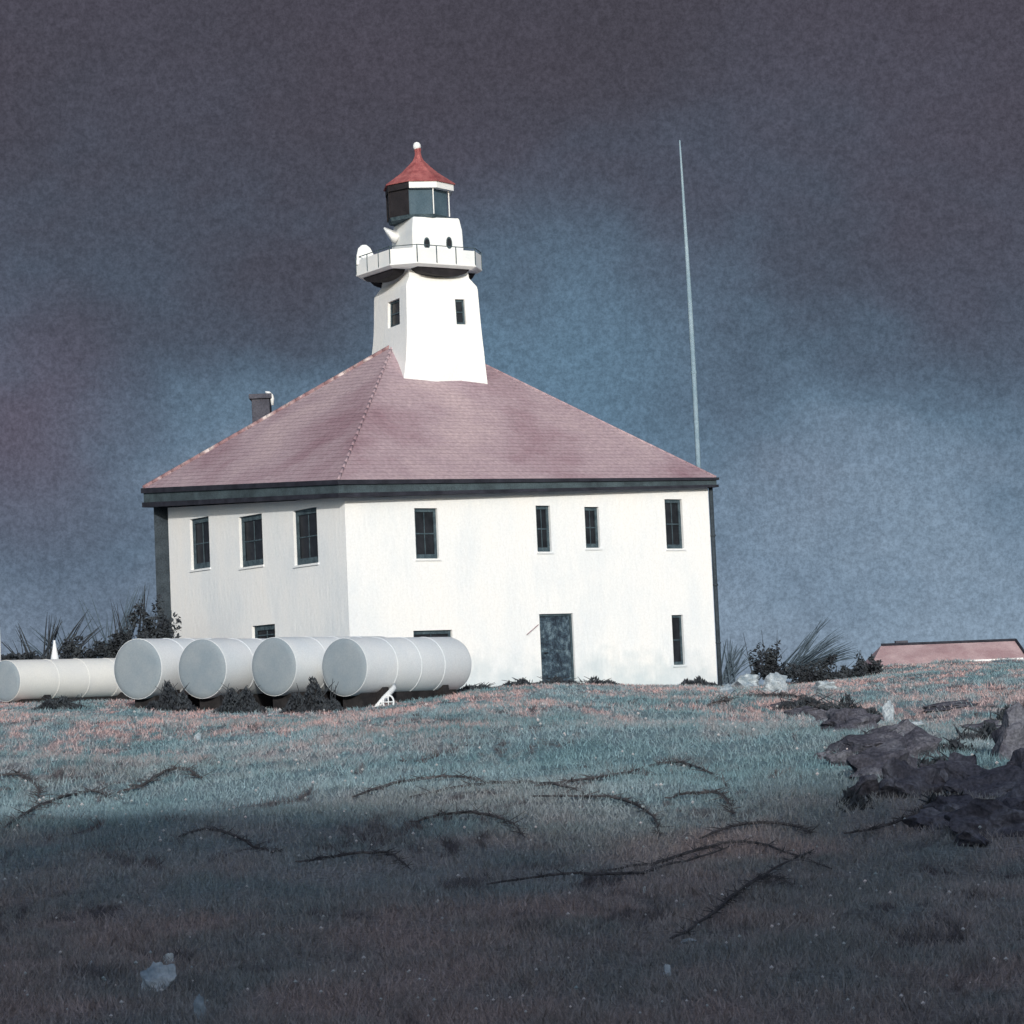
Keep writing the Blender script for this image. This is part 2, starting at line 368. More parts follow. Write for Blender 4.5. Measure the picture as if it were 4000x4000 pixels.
# fascia + gutters along all four eaves
FH = {'C': at(1322, 1944, EC.y).z, 'L': at(560, 1982, EL.y).z, 'R': at(2798, 1903, ER.y).z}; FH['B'] = (FH['L']+FH['R'])/2
def eave(m, f0, f1, out, tk):
    """board between fractions f0..f1 of the fascia height, sticking out by `out`"""
    Ps = [(EC, FH['C']), (ER, FH['R']), (EB, FH['B']), (EL, FH['L'])]
    cen = (EC+EB)/2
    for i in range(4):
        (p, zp), (q, zq) = Ps[i], Ps[(i+1) % 4]
        d = (q-p); d.z = 0; d.normalize(); nn = Vector((d.y, -d.x, 0))
        if nn.dot(p-cen) < 0: nn = -nn
        vs = []
        for (r, zr, sgn) in ((p, zp, -1), (q, zq, 1)):
            H = r.z-.0-zr
            for off in (out, out-tk):
                for f in (f0, f1): vs.append(Vector((r.x, r.y, r.z-.0-H*f))+nn*off+d*sgn*(off if i % 2 == 0 else off-.004))
        m.add(vs, [(0, 1, 3, 2), (4, 6, 7, 5), (0, 4, 5, 1), (2, 3, 7, 6), (0, 2, 6, 4), (1, 5, 7, 3)])
m = MB(); eave(m, .02, .99, .0, .06); m.build('fascia', M['fascia'], roof)
m = MB(); eave(m, -.02, .25, .07, .06); eave(m, .74, 1.0, .05, .045); m.build('gutter', M['trim'], roof)
m = MB()
m.quad(*[Vector((p.x, p.y, z+.06)) for p, z in ((EC, FH['C']), (ER, FH['R']), (EB, FH['B']), (EL, FH['L']))]); m.build('soffit', M['fascia'], roof)
# dark tube stands in for the shadow line down the far right corner
m = MB(); pb = WR+aN*.12; m.tube([Vector((pb.x, pb.y, ER.z-.3)), Vector((pb.x, pb.y, -.4))], .075, 10)
for z in (1.5, 3.5, 5.2): m.tube([Vector((pb.x, pb.y, z)), Vector((pb.x, pb.y, z+.06))], .1, 10)
m.build('corner_shade', M['edge_shade'], house, True)
# dark box stands in for the shaded face beyond the left corner
a0 = at(600, 1984, WL.y+.25); a1 = WL+bN*.3
m = MB(); wd = a1.x-a0.x
m.box(Vector((a0.x, a0.y, ZB0)), Vector((wd+.3, 0, 0)), Vector((0, 2.6, 0)), UZ*(a0.z-ZB0+.12)); m.build('side_shade', M['edge_shade'], house)
# chimney
cy = EL.y+2.2; p0 = at(985, 1640, cy); p1 = at(1052, 1556, cy)
ch = MB(); ch.box(Vector((p0.x, cy, p0.z-2.0)), Vector((p1.x-p0.x, 0, 0)), Vector((0, .8, 0)), UZ*(p1.z-p0.z+2.0))
cho = ch.build('chimney', M['chimney'], roof, bevel=.02)
ch = MB(); ch.box(Vector((p0.x-.09, cy-.09, p1.z)), Vector((p1.x-p0.x+.18, 0, 0)), Vector((0, .98, 0)), UZ*.18); ch.build('chimney_cap', M['chimney'], cho, bevel=.02)
ch = MB(); q = Vector((p1.x+.10, cy+.05, p1.z-.25)); ch.tube([q, q+UZ*.25, q+Vector((-.03, 0, .36)), q+Vector((-.12, 0, .46)), q+Vector((-.24, 0, .50))], [.05, .075, .075, .06, .03], 8); ch.build('flue_pipe', M['white'], cho, True)

# ------------------------------------------------------------------ tower
tower = house
TY = (m1.y+m2.y)/2
def frame(deg): t = R(deg); return Vector((math.cos(t), math.sin(t), 0)), Vector((-math.sin(t), math.cos(t), 0))
def zpx(x, y, Yd=None): return at(x, y, Yd or TY).z
def xpx(x, y, Yd=None): return at(x, y, Yd or TY).x
def sq(cx, cy, z, hx, hy, ax, bx, ch=0):
    pts = [(-hx+ch, -hy), (hx-ch, -hy), (hx, -hy+ch), (hx, hy-ch), (hx-ch, hy), (-hx+ch, hy), (-hx, hy-ch), (-hx, -hy+ch)] if ch else [(-hx, -hy), (hx, -hy), (hx, hy), (-hx, hy)]
    return [Vector((cx, cy, z))+ax*p+bx*q for p, q in pts]
ta, tb = frame(26)
# body: the projected right face spans 1603..1893 px, the left 1452..1603 px
K = TY/F
hx = 290*K/math.cos(R(26))/2; hy = 148*K/math.sin(R(26))/2
cx = xpx(1603, 1430)+ (hx*ta.x - hy*tb.x) ; cx = xpx(1603, 1430)+hx*ta.x+hy*tb.x
tcx = cx; tcy = TY
zb, zt1, zt2 = zpx(1700, 1640), zpx(1700, 1152), zpx(1700, 1104)
zm = zpx(1700, 1400)
def taper(z):
    return 1-.055*max(0, (z-zm)/(zt1-zm))
rings = []
for z in (zb, zm-.3, zm, zm+.4, (zm+zt1)/2, zt1): 
    k = taper(z); rings.append(sq(tcx, tcy, z, hx*k, hy*k, ta, tb))
nF = -tb; nLt = -ta
# tower walls with real openings: front (two window cells) built by strips
kt = taper(zt1)
def ringpt(z, u, v): # u,v in -1..1
    k = taper(z)+(.10*max(0, (zm+1.3-z)/1.6)**2 if u < 0 else .02*max(0, (zm+1.3-z)/1.6)**2); return Vector((tcx, tcy, z))+ta*(hx*k*u)+tb*(hy*k*v)
def strip_wall(mb, fn, zs, hole, nrm, depth=.2):
    """fn(z,s) s in 0..1; hole = (s0,s1,z0,z1)"""
    ss = sorted({0, 1, hole[0], hole[1]}); zz = sorted(set(zs) | {hole[2], hole[3]})
    for i in range(3):
        for j in range(len(zz)-1):
            sm, zq = (ss[i]+ss[i+1])/2, (zz[j]+zz[j+1])/2
            if hole[0] < sm < hole[1] and hole[2] < zq < hole[3]: continue
            mb.quad(fn(zz[j], ss[i]), fn(zz[j], ss[i+1]), fn(zz[j+1], ss[i+1]), fn(zz[j+1], ss[i]))
    s0, s1, z0, z1 = hole
    cs = [fn(z0, s0), fn(z0, s1), fn(z1, s1), fn(z1, s0)]
    for i in range(4): mb.quad(cs[i], cs[(i+1) % 4], cs[(i+1) % 4]-nrm*depth, cs[i]-nrm*depth)
    return cs
mbt = MB(); zs = [zb, zm-.3, zm, zm+.3, zm+.6, zm+1.0, zm+1.4, (zm+1.4+zt1)/2, zt1]
fF = lambda z, s: ringpt(z, -1+2*s, -1); fL = lambda z, s: ringpt(z, -1, 1-2*s)
def s_of(fn, x, z):
    lo, hi = 0, 1
    def px(p): d = p.dot(FW); return 2000+F*p.dot(RT)/d
    for _ in range(40):
        m_ = (lo+hi)/2
        if px(fn(z, m_)) < x: lo = m_
        else: hi = m_
    return (lo+hi)/2
zw1, zw0 = zpx(1800, 1186), zpx(1800, 1284)
hF = (s_of(fF, 1784, zw0), s_of(fF, 1822, zw0), zw0, zw1)
zv1, zv0 = zpx(1535, 1188), zpx(1535, 1290)
hL = (s_of(fL, 1515, zv0), s_of(fL, 1562, zv0), zv0, zv1)
cF = strip_wall(mbt, fF, zs, hF, nF); cL = strip_wall(mbt, fL, zs, hL, nLt)
mbt.loft([[ringpt(z, 1, -1), ringpt(z, 1, 1), ringpt(z, -1, 1)] for z in zs], cap=False)
mbt.f = [f for f in mbt.f]
# shoulder and neck under the gallery
mbt.loft([sq(tcx, tcy, zt1, hx*kt, hy*kt, ta, tb), sq(tcx, tcy, zt1+.12, hx*kt*.985, hy*kt*.985, ta, tb), sq(tcx, tcy, zt2, hx*kt*.84, hy*kt*.86, ta, tb), sq(tcx, tcy, zpx(1640, 1050), hx*kt*.80, hy*kt*.82, ta, tb)])
tw = mbt.build('tower', M['wall'], house)
for cs, n in ((cF, nF), (cL, nLt)):
    m = MB(); e1 = cs[1]-cs[0]; w = e1.length; e1.normalize(); e2 = cs[3]-cs[0]; hgt = e2.length; e2.normalize(); o0 = cs[0]-n*.10
    for (a, b, c, d) in ((.004, .07, .004, hgt-.004), (w-.07, w-.004, .004, hgt-.004), (.07, w-.07, .004, .08), (.07, w-.07, hgt-.08, hgt-.004), (.07, w-.07, hgt/2-.02, hgt/2+.02)):
        m.box(o0+e1*a+e2*c, e1*(b-a), -n*.05, e2*(d-c))
    wo = m.build('window', M['frame'], tw)
    m = MB(); m.box(o0-n*.03+e1*.05+e2*.05, e1*(w-.1), -n*.02, e2*(hgt-.1)); m.build('pane', M['pane'], wo)

# gallery (balcony)
ga, gb = frame(33); GY = TY
gcx = (xpx(1388, 1030)+xpx(1884, 1030))/2; hb, gc = 1.85*TY/89*1.0, .68
# measured width 497 px
wp = 2*(hb*math.cos(R(33))+(hb-gc)*math.sin(R(33))); sc = 497*K/wp; hb *= sc; gc *= sc
zg0, zg1 = zpx(1640, 1075), zpx(1640, 1008)
m = MB(); m.loft([sq(gcx, TY, zg0-.02, hb*.93, hb*.93, ga, gb, gc*.93), sq(gcx, TY, zg0+.06, hb, hb, ga, gb, gc), sq(gcx, TY, zg0+.12, hb, hb, ga, gb, gc)])
gal = m.build('gallery', M['white'], house)
tag(gal, 'white gallery around the tower below the lantern')
ro = sq(gcx, TY, 0, hb-.01, hb-.01, ga, gb, gc); ri = sq(gcx, TY, 0, hb-.09, hb-.09, ga, gb, gc-.04)
# parapet panels between dark posts
m = MB(); posts = []; rail = MB()
for i in range(8):
    a, b, c, d = ro[i], ro[(i+1) % 8], ri[(i+1) % 8], ri[i]
    L_ = (b-a).length; n = max(1, round(L_/.75)); 
    for k in range(n):
        g = .016/L_*1.0
        p, q, r, s2 = a.lerp(b, k/n+g), a.lerp(b, (k+1)/n-g), d.lerp(c, (k+1)/n-g), d.lerp(c, k/n+g)
        m.loft([[v+UZ*(zg0+.12) for v in (p, q, r, s2)], [v+UZ*(zg1) for v in (p, q, r, s2)]])
        pp = a.lerp(b, k/n); post = MB(); post.tube([pp+UZ*(zg0+.1), pp+UZ*(zg1+.10)], .022, 6); posts.append(post)
    rail.tube([a+UZ*(zg1+.10), b+UZ*(zg1+.10)], .016, 6)
m.build('parapet', M['white'], gal); [q_.build('post', M['frame'], gal) for q_ in posts]; rail.build('rail', M['frame'], gal)
# black arches stand in for the shadowed hollows under the gallery
m = MB()
for i in range(8):
    a, b = ro[i], ro[(i+1) % 8]; cen = Vector((gcx, TY, 0))
    a = cen+(a-cen)*.90; b = cen+(b-cen)*.90; L_ = (b-a).length
    if L_ < 1.2: continue
    inn = (cen-(a+b)/2).normalized(); N_ = 14; topr = []; bot = []
    for k in range(N_+1):
        t = k/N_; p = a.lerp(b, t); h_ = .26*math.sqrt(max(0, 1-(2*t-1)**2))+.01
        topr.append(p+UZ*(zg0-.01)); bot.append(p+UZ*(zg0-.01-h_)+inn*.03)
    k0 = topr+bot; k1 = [v+inn*.45 for v in k0]; n2 = len(k0)
    fs = [(j, j+1, N_+2+j, N_+1+j) for j in range(N_)]
    fs2 = [tuple(x+n2 for x in f)[::-1] for f in fs]
    fs3 = [(N_+1+j, N_+2+j, N_+2+j+n2, N_+1+j+n2) for j in range(N_)]
    m.add(k0+k1, fs+fs2+fs3)
m.build('shadow_hollow', M['black'], gal)
# rounded locker at the gallery's left end
lk = MB(); q0 = at(1390, 1040, TY-.2); wl = 60*K
prof = [(0, 0), (wl*1.2, 0), (wl*1.15, .35), (wl*.95, .58), (wl*.7, .70), (wl*.4, .70), (wl*.15, .58), (0.02, .35)]
lk.loft([[Vector((q0.x+.02+x, q0.y+y_, q0.z+.05+z)) for x, z in prof] for y_ in (0, .6)]); lk.build('locker', M['white'], gal, bevel=.03)

# watch room
wa, wb = frame(25)
hwx = 193*K/math.cos(R(25))/2; hwy = 90*K/math.sin(R(25))/2
wcx = xpx(1618, 960)+hwx*wa.x+hwy*wb.x; 
zr0, zr1 = zg0+.1, zpx(1650, 868)
m = MB(); m.loft([sq(wcx, TY, zr0, hwx*1.03, hwy*1.03, wa, wb), sq(wcx, TY, zr0+.75*(zr1-zr0), hwx, hwy, wa, wb), sq(wcx, TY, zr1-.06, hwx*.93, hwy*.95, wa, wb), sq(wcx, TY, zr1, hwx*.90, hwy*.92, wa, wb)])
wr = m.build('watch_room', M['white'], house, bevel=.03)
for (px_, py_) in ((1667, 950), (1754, 948)):
    P_ = Vector((wcx, TY, 0))-wb*(hwy*1.005); c0 = hit(px_, py_, P_, -wb)-wb*.0
    m = MB(); ring = []
    for t in range(14):
        a_ = 2*math.pi*t/14; zz = .21*math.sin(a_)*(1.0 if math.sin(a_) > 0 else 1.05); xx = .125*math.cos(a_)*(1 if math.sin(a_) < 0 else .9); ring.append(c0+wa*xx+UZ*zz)
    m.loft([[v+wb*.05 for v in ring], [v-wb*.02 for v in ring]]); po = m.build('porthole', M['frame'], wr)
    m = MB(); m.loft([[c0+(v-c0)*.72-wb*.015 for v in ring], [c0+(v-c0)*.72-wb*.027 for v in ring]]); m.build('pane', M['pane'], po)
# small white spur on the left of the watch room
m = MB(); q0 = at(1500, 890, TY); q1 = at(1545, 935, TY); m.tube([q0, q0.lerp(q1, .5)+UZ*.03, q1+Vector((.1, 0, 0))], [.035, .13, .26], 4); m.build('white_spur', M['white'], wr, True)

# lantern
lcx = xpx(1632, 800); zl0, zl1 = zr1, zpx(1632, 752)
def octo(cx, z, r, off=22.5+8, n=8): return [Vector((cx+r*math.cos(R(off+360/n*i)), TY+r*math.sin(R(off+360/n*i)), z)) for i in range(n)]
lr = 128*K
lan = empty('lantern', Vector((lcx, TY, zl0))-house_base, None, None); lan.parent = house
lanbase = Vector((lcx, TY, zl0))
m = MB(); m.loft([octo(lcx, zl0-.02, lr*.93), octo(lcx, zl0+.10, lr*.98)]); m.build('lantern_base', M['frame'], lan)
m = MB(); m.loft([octo(lcx, zl0+.10, lr*.94), octo(lcx, zl1, lr*.94)]); m.build('glazing', M['glass'], lan)
oc = octo(lcx, 0, lr)
for i in range(8):
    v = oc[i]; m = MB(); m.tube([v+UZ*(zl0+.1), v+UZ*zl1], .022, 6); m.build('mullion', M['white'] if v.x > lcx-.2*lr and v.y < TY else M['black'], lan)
# black panels stand in for the shade on the lantern's left side
m = MB()
for i in range(8):
    a, b = oc[i], oc[(i+1) % 8]; mid = (a+b)/2
    if mid.x < lcx-.45*lr:
        cen = Vector((lcx, TY, 0)); a2, b2 = cen+(a-cen)*.93, cen+(b-cen)*.93; a1, b1 = cen+(a-cen)*.985, cen+(b-cen)*.985
        m.loft([[v+UZ*(zl0+.1) for v in (a1, b1, b2, a2)], [v+UZ*zl1 for v in (a1, b1, b2, a2)]])
m.build('shade_panel', M['black'], lan)
rr = 143*K; lx2 = xpx(1638, 745)
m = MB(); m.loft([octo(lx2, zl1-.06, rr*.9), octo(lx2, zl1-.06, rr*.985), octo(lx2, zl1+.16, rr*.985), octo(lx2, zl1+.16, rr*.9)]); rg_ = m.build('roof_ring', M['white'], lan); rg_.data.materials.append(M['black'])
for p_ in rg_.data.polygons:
    if p_.center.x+root_loc(lan).x < lx2-.35*rr: p_.material_index = 1  # left faces painted black for the shade under the lantern roof
m = MB(); zap = zpx(1636, 622); H = zap-zl1-.14
prof = [(1.03, 0), (1.04, .03), (.80, .24), (.55, .46), (.32, .72), (.16, .92), (.10, 1.08), (.085, 1.22), (.10, 1.30), (.075, 1.42), (.04, 1.5)]
m.loft([octo(lx2, zl1+.16+H*h, rr*r) for r, h in prof]); m.build('lantern_roof', M['red'], lan)
m = MB(); bc = Vector((lx2-.02, TY, zpx(1633, 572))); rb = .14
m.loft([[bc+Vector((rb*math.cos(a)*math.cos(t), rb*math.sin(a)*math.cos(t), rb*math.sin(t)*1.15)) for a in [2*math.pi*i/12 for i in range(12)]] for t in [R(-85+17*j) for j in range(11)]])
m.build('finial_ball', M['white'], lan, True)
# a lens inside cannot be seen through the grey glazing

# ------------------------------------------------------------------ radio mast
mb0 = at(2738, 2200, 100); mb0.z = tz(mb0.x, 100)-.2; top = at(2655, 548, 100)
m = MB(); n = 14
m.tube([mb0.lerp(Vector((top.x, 100, top.z)), i/n)+Vector((.10*math.sin(i/n*math.pi), 0, 0)) for i in range(n+1)], [.06 if i < 3 else .10 if i < 10 else .095-.016*(i-10) for i in range(n+1)], 8)
mast = empty('radio_mast', mb0, 'tall thin pale blue mast rising behind the right end of the lighthouse', 'mast')
m.build('pole', M['mast'], mast, True)
for i in (4, 8):
    m = MB(); p = mb0.lerp(Vector((top.x, 100, top.z)), i/n)+Vector((.10*math.sin(i/n*math.pi), 0, 0)); m.tube([p, p+UZ*.12], .12, 8); m.build('collar', M['mast'], mast)

# ------------------------------------------------------------------ tanks
def tank(px, py, Yc, r, ln, ang, mats, label, extra=None, wedge=True):
    ax = Vector((math.cos(R(ang)), math.sin(R(ang)), 0)); sd = Vector((ax.y, -ax.x, 0))
    c0 = at(px, py, Yc); g = tz(c0.x+ax.x*ln/2, c0.y+ax.y*ln/2)
    root = empty('storage_tank', Vector((c0.x, c0.y, g))+ax*ln/2, label, 'tank', 'storage tanks lying in a row beside the lighthouse')
    def rg(t, k, n=48): return [c0+ax*t+(sd*math.cos(2*math.pi*i/n)+UZ*math.sin(2*math.pi*i/n))*r*k for i in range(n)]
    m = MB(); m.loft([rg(.0, 1), rg(.05, 1.004), rg(.09, 1.0), rg(ln*.5, 1), rg(ln-.25, 1), rg(ln-.1, .95), rg(ln, .8)]); o = m.build('shell', mats[0], root); shade_auto(o, 30)
    for t_ in (.28, .5, .72):
        m = MB(); m.loft([rg(ln*t_-.03, 1.0), rg(ln*t_-.03, 1.012), rg(ln*t_+.03, 1.012), rg(ln*t_+.03, 1.0)]); o = m.build('weld_band', mats[0], root); shade_auto(o, 30)
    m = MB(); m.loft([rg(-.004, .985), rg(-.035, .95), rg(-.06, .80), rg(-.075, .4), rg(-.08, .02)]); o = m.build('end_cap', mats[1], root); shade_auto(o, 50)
    m = MB(); p = c0+ax*(ln*.06); hh_ = c0.z-r*.86-(g-.3); m.box(Vector((p.x, p.y, g-.3))-sd*r*.42, ax*ln*.88, sd*r*.84, UZ*hh_); m.build('tank_shadow_block', M['saddle_and_shade'], root)  # dark block stands in for the shadow beneath the tank
    for t in (.22, .78):
        m = MB(); w = r*.75; p = c0+ax*(ln*t)
        zb_ = g-.3; zt_ = c0.z-r*.72
        pr = [(-w*1.1, zb_), (w*1.1, zb_), (w*.9, zt_)] + [(math.cos(a)*r*1.0, c0.z+math.sin(a)*r*1.0) for a in [R(-48-12*k) for k in range(8)]] + [(-w*.9, zt_)]
        m.loft([[Vector((p.x, p.y, 0))+sd*x+UZ*z+ax*y for x, z in pr] for y in (-.14, .14)]); m.build('cradle', M['saddle_and_shade'], root)
    return root, c0, ax, sd
G = (M['tank'], M['tank_end'])
t4, c4, ax4, sd4 = tank(1345, 2606, 72.0, .82, 5.1, 55, G, 'pale grey tank nearest the door, its whole side seen against the white wall')
tank(1070, 2604, 72.4, .83, 5.1, 55, G, 'grey tank between the one nearest the door and two others further left')
tank(790, 2612, 72.8, .85, 5.0, 60, G, 'second of the four grey tanks, counted from the white tank')
tank(538, 2613, 73.6, .87, 4.6, 60, G, 'grey tank whose round end stands in front of the end of the white tank')
t0, c0, ax0, sd0 = tank(22, 2660, 78.5, .64, 6.0, 55, (M['tank_white'], M['tank_end']), 'low bright white tank at the left edge with a pointed vent pipe on top')
labels = {}
m = MB(); q = at(215, 2590, 81); m.tube([q, q+UZ*.18, q+UZ*.45, q+UZ*.72], [.16, .12, .07, .03], 10); m.build('vent_pipe', M['white'], t0, True)
m = MB(); q = at(-2, 2600, 79.4); m.tube([q, q+UZ*1.2], [.06, .05], 8); m.build('vent_pipe', M['white'], t0, True)
# outlet pipe with hand wheel on the nearest tank
m = MB(); Yv = 71.6
q1 = at(1538, 2690, Yv+.9); q2 = at(1500, 2730, Yv+.35); q3 = at(1462, 2772, Yv)
m.tube([q1+Vector((0, .3, .1)), q1, q2, q3], [.06, .075, .085, .06], 8)
op = m.build('outlet_pipe', M['white'], t4, True)
m = MB(); wc = at(1517, 2742, Yv-.05)
ringp = [wc+Vector((math.cos(R(a))*.15, 0.02, math.sin(R(a))*.19)) for a in range(0, 361, 24)]
m.tube(ringp, .028, 6, cap=False); m.tube([wc-Vector((.14, 0, 0)), wc+Vector((.14, 0, 0))], .018, 6); m.tube([wc-UZ*.18, wc+UZ*.18], .018, 6)
m.build('hand_wheel', M['white'], op, True)

# ------------------------------------------------------------------ distant house
HY = 185
dh = empty('cottage', at(3720, 2640, HY+3), 'low distant white cottage with a pink roof behind the brow on the right', 'house')
dz = -2.2
e0 = at(3402, 2600, HY); e1 = at(4030, 2592, HY); r0 = at(3442, 2522, HY+3); r1 = at(3968, 2502, HY+3)
e1b = Vector((e1.x, e1.y, e1.z)); bk0 = e0+Vector((0, 6, 0)); bk1 = e1b+Vector((0, 6, 0))
m = MB(); w0, w1 = e0+Vector((.5, .4, 0)), e1+Vector((-.5, .4, 0)); m.box(Vector((w0.x, w0.y, dz)), Vector((w1.x-w0.x, 0, 0)), Vector((0, 5.2, 0)), UZ*(e0.z-dz+.1)); m.build('wall', M['white'], dh)
m = MB(); vs = [e0, e1b, bk1, bk0, r0, r1]; vs = [v+UZ*.0 for v in vs]; m.add(vs, [(0, 1, 5, 4), (1, 2, 5), (2, 3, 4, 5), (3, 0, 4), (0, 3, 2, 1)]); m.add([v+UZ*.0 for v in vs], [])
dr = m.build('roof', M['roof_far'], dh)
m = MB(); m.tube([r0+UZ*.04, r1+UZ*.04], .13, 6); m.tube([r1+UZ*.04, e1b+UZ*.05], .11, 6); m.build('ridge_cap', M['trim'], dr)
m = MB(); q = at(3500, 2530, HY+3.4); m.box(q, Vector((.9, 0, 0)), Vector((0, .6, 0)), UZ*.5); m.build('chimney', M['chimney'], dr)
for (xa, xb) in ((3560, 3585), (3700, 3720), (3880, 3905)):
    q = at(xa, 2640, HY+.35); q2_ = at(xb, 2640, HY+.35); m = MB(); m.box(Vector((q.x, w0.y-.03, e0.z-1.4)), Vector((q2_.x-q.x, 0, 0)), Vector((0, .05, 0)), UZ*1.0); m.build('window', M['pane'], dh)

# ------------------------------------------------------------------ vegetation
def leaf_mound(mb, cen, rx, ry, H, n, ls, rs):
    for _ in range(n):
        x = rs.uniform(-1, 1); z = rs.random()*(1-abs(x))**.8*(1+.3*math.sin(9*x+cen.x)); p = cen+Vector((x*rx, rs.gauss(0, ry), z*H-.05))
        a = Vector((rs.gauss(0, .5), rs.gauss(0, .5), 1)).normalized(); b = a.cross(Vector((rs.gauss(0, 1), rs.gauss(0, 1), 0))).normalized(); q = ls*rs.uniform(.6, 1.5)
        mb.add([p-a*q, p+b*q*.35, p+a*q, p-b*q*.35], [(0, 1, 2, 3)])
def leaf_clump(mb, cen, rx, ry, rz, n, ls=.07, rs=None):
    """leaf faces through the volume, clustered into uneven lumps"""
    rs = rs or random
    lumps = [(rs.gauss(0, .45)*rx, rs.gauss(0, .45)*ry, abs(rs.gauss(0, .5))*rz, rs.uniform(.25, .5)) for _ in range(7)]
    for _ in range(n):
        lx, ly, lz, lr_ = rs.choice(lumps)
        d = Vector((rs.gauss(0, 1), rs.gauss(0, 1), rs.gauss(0, 1))).normalized()*(lr_*rs.random()**.5)
        p = cen+Vector((lx+d.x*rx, ly+d.y*ry, max(-.1, lz+d.z*rz)))
        a = Vector((rs.gauss(0, 1), rs.gauss(0, 1), rs.gauss(0, .8))).normalized(); b = a.cross(Vector((rs.gauss(0, 1), rs.gauss(0, 1), 1))).normalized()
        s = ls*rs.uniform(.6, 1.5)
        mb.add([p-a*s, p+b*s*.45, p+a*s, p-b*s*.45], [(0, 1, 2, 3)])
def shrub(px, py, Yc, wpx, hpx, label, n=900, group='dark shrubs along the brow', lean=0, mound=False, ls=.07):
    k = Yc/F; q = at(px, py, Yc); g = tz(q.x, Yc)
    root = empty('shrub', Vector((q.x, Yc, g)), label, 'shrub', group)
    rx = wpx*k/2; H = hpx*k; base = Vector((q.x, Yc, q.z))
    m = MB(); rs = random.Random(int(px*7+py))
    if mound: leaf_mound(m, Vector((q.x, Yc, g)), rx, .18, max(H, q.z+H-g), n, ls, rs)
    else:
      for _ in range(4): leaf_clump(m, base+Vector((rs.uniform(-.6, .6)*rx, rs.uniform(-.4, .4), 0)), rx*.6, .5, H*.75, n//4, .08, rs)
    m.build('foliage', M['shrub'], root)
    m = MB()
    for _ in range(9):
        a = Vector((q.x+rs.uniform(-.7, .7)*rx, Yc+rs.uniform(-.3, .3), g-.1)); b = base+Vector((rs.uniform(-.9, .9)*rx+lean*.3, rs.uniform(-.3, .3), H*rs.uniform(.6, 1.3)))
        m.tube([a, a.lerp(b, .5)+Vector((rs.uniform(-.1, .1), 0, .05)), b], [.025, .016, .006], 5)
    m.build('stem', M['shrub'], root)
    return root
def sedge(px, py, Yc, tips, label, group='windswept sedge clumps', w=.03, dens=6, mat='frond'):
    q = at(px, py, Yc); g = tz(q.x, Yc); rs = random.Random(int(px+py*3))
    root = empty('sedge_clump', Vector((q.x, Yc, g)), label, 'grass clump', group)
    m = MB()
    for (tx, ty) in tips:
        for j in range(dens):
            t = at(tx+rs.gauss(0, 16), ty+rs.gauss(0, 9), Yc+rs.uniform(-.6, .6)); b = Vector((q.x+rs.gauss(0, .22), Yc+rs.uniform(-.3, .3), min(q.z, g+.6)-.1))
            mid = b.lerp(t, .5)+UZ*(t-b).length*rs.uniform(.0, .05)
            pts = [b, b.lerp(mid, .55)+UZ*.05, mid, mid.lerp(t, .6)+UZ*.03, t]; ww = w*rs.uniform(.5, 1.1)
            m.tube(pts, [ww, ww*1.0, ww*.9, ww*.6, ww*.15], 4)
    m.build('frond', M[mat], root)
    return root
shrub(600, 2540, 86, 210, 160, 'dense dark shrub against the slate wing on the house\'s left side', 1800)  # the slate wing is side_shade, a dark box standing in for shade
shrub(480, 2560, 85.5, 200, 115, 'dark shrub rising behind the round end of the tank beside the white tank', 1500)
shrub(330, 2580, 85, 220, 85, 'low dark shrub behind the white tank, right of its vent pipe', 1200)
shrub(110, 2585, 84.5, 230, 40, 'low dark shrub behind the white tank, left of its vent pipe', 1000)
sedge(330, 2580, 87, ((270, 2470), (215, 2430), (380, 2500), (60, 2500), (120, 2450), (180, 2480)), 'sedge clump with stems fanned to the left behind the white tank', dens=4)
sedge(430, 2570, 87.5, ((545, 2285), (500, 2330), (540, 2310), (420, 2380), (330, 2320), (560, 2360)), 'sedge clump with long stems swept up towards the left end of the house', dens=4)
shrub(2990, 2640, 93, 210, 140, 'round dark shrub a little right of the house, topmost on the brow', 1500)
shrub(3180, 2662, 92, 280, 90, 'low dark shrub between the round shrub and the cottage roof', 1500)
shrub(3290, 2675, 92.5, 230, 70, 'dark shrub in the dip left of the cottage', 1200)
shrub(3375, 2645, 94, 140, 85, 'dark shrub touching the left end of the cottage roof', 1100)
sedge(3060, 2640, 93.5, ((3225, 2412), (3180, 2470), (3285, 2462), (3290, 2480), (3310, 2512), (3335, 2530), (3360, 2545), (3300, 2570), (3240, 2500), (3200, 2540), (3150, 2500)), 'sedge clump with long straight stems swept out to the right of the house', dens=6)
sedge(2830, 2660, 90, ((2835, 2505), (2895, 2510), (2920, 2520), (2870, 2540), (2850, 2560), (2940, 2560)), 'short sedge clump at the foot of the house\'s right corner', dens=5)
for (px, py, Yd, w, h, lb) in ((2030, 2672, 80.5, 170, 22, 'low dark weeds at the foot of the wall left of the door'),
                               (2170, 2672, 80.9, 190, 26, 'low dark weeds growing across the doorstep'),
                               (2330, 2672, 82.5, 190, 26, 'low dark weeds at the foot of the wall right of the door'),
                               (2720, 2705, 85.5, 170, 40, 'dark weeds at the foot of the wall under the narrow lower window'),
                               (1860, 2690, 78.5, 180, 20, 'grey-green weeds at the far end of the nearest tank')):
    shrub(px, py, Yd, w, h, lb, 900, 'weeds along the foot of the lighthouse wall', mound=True)
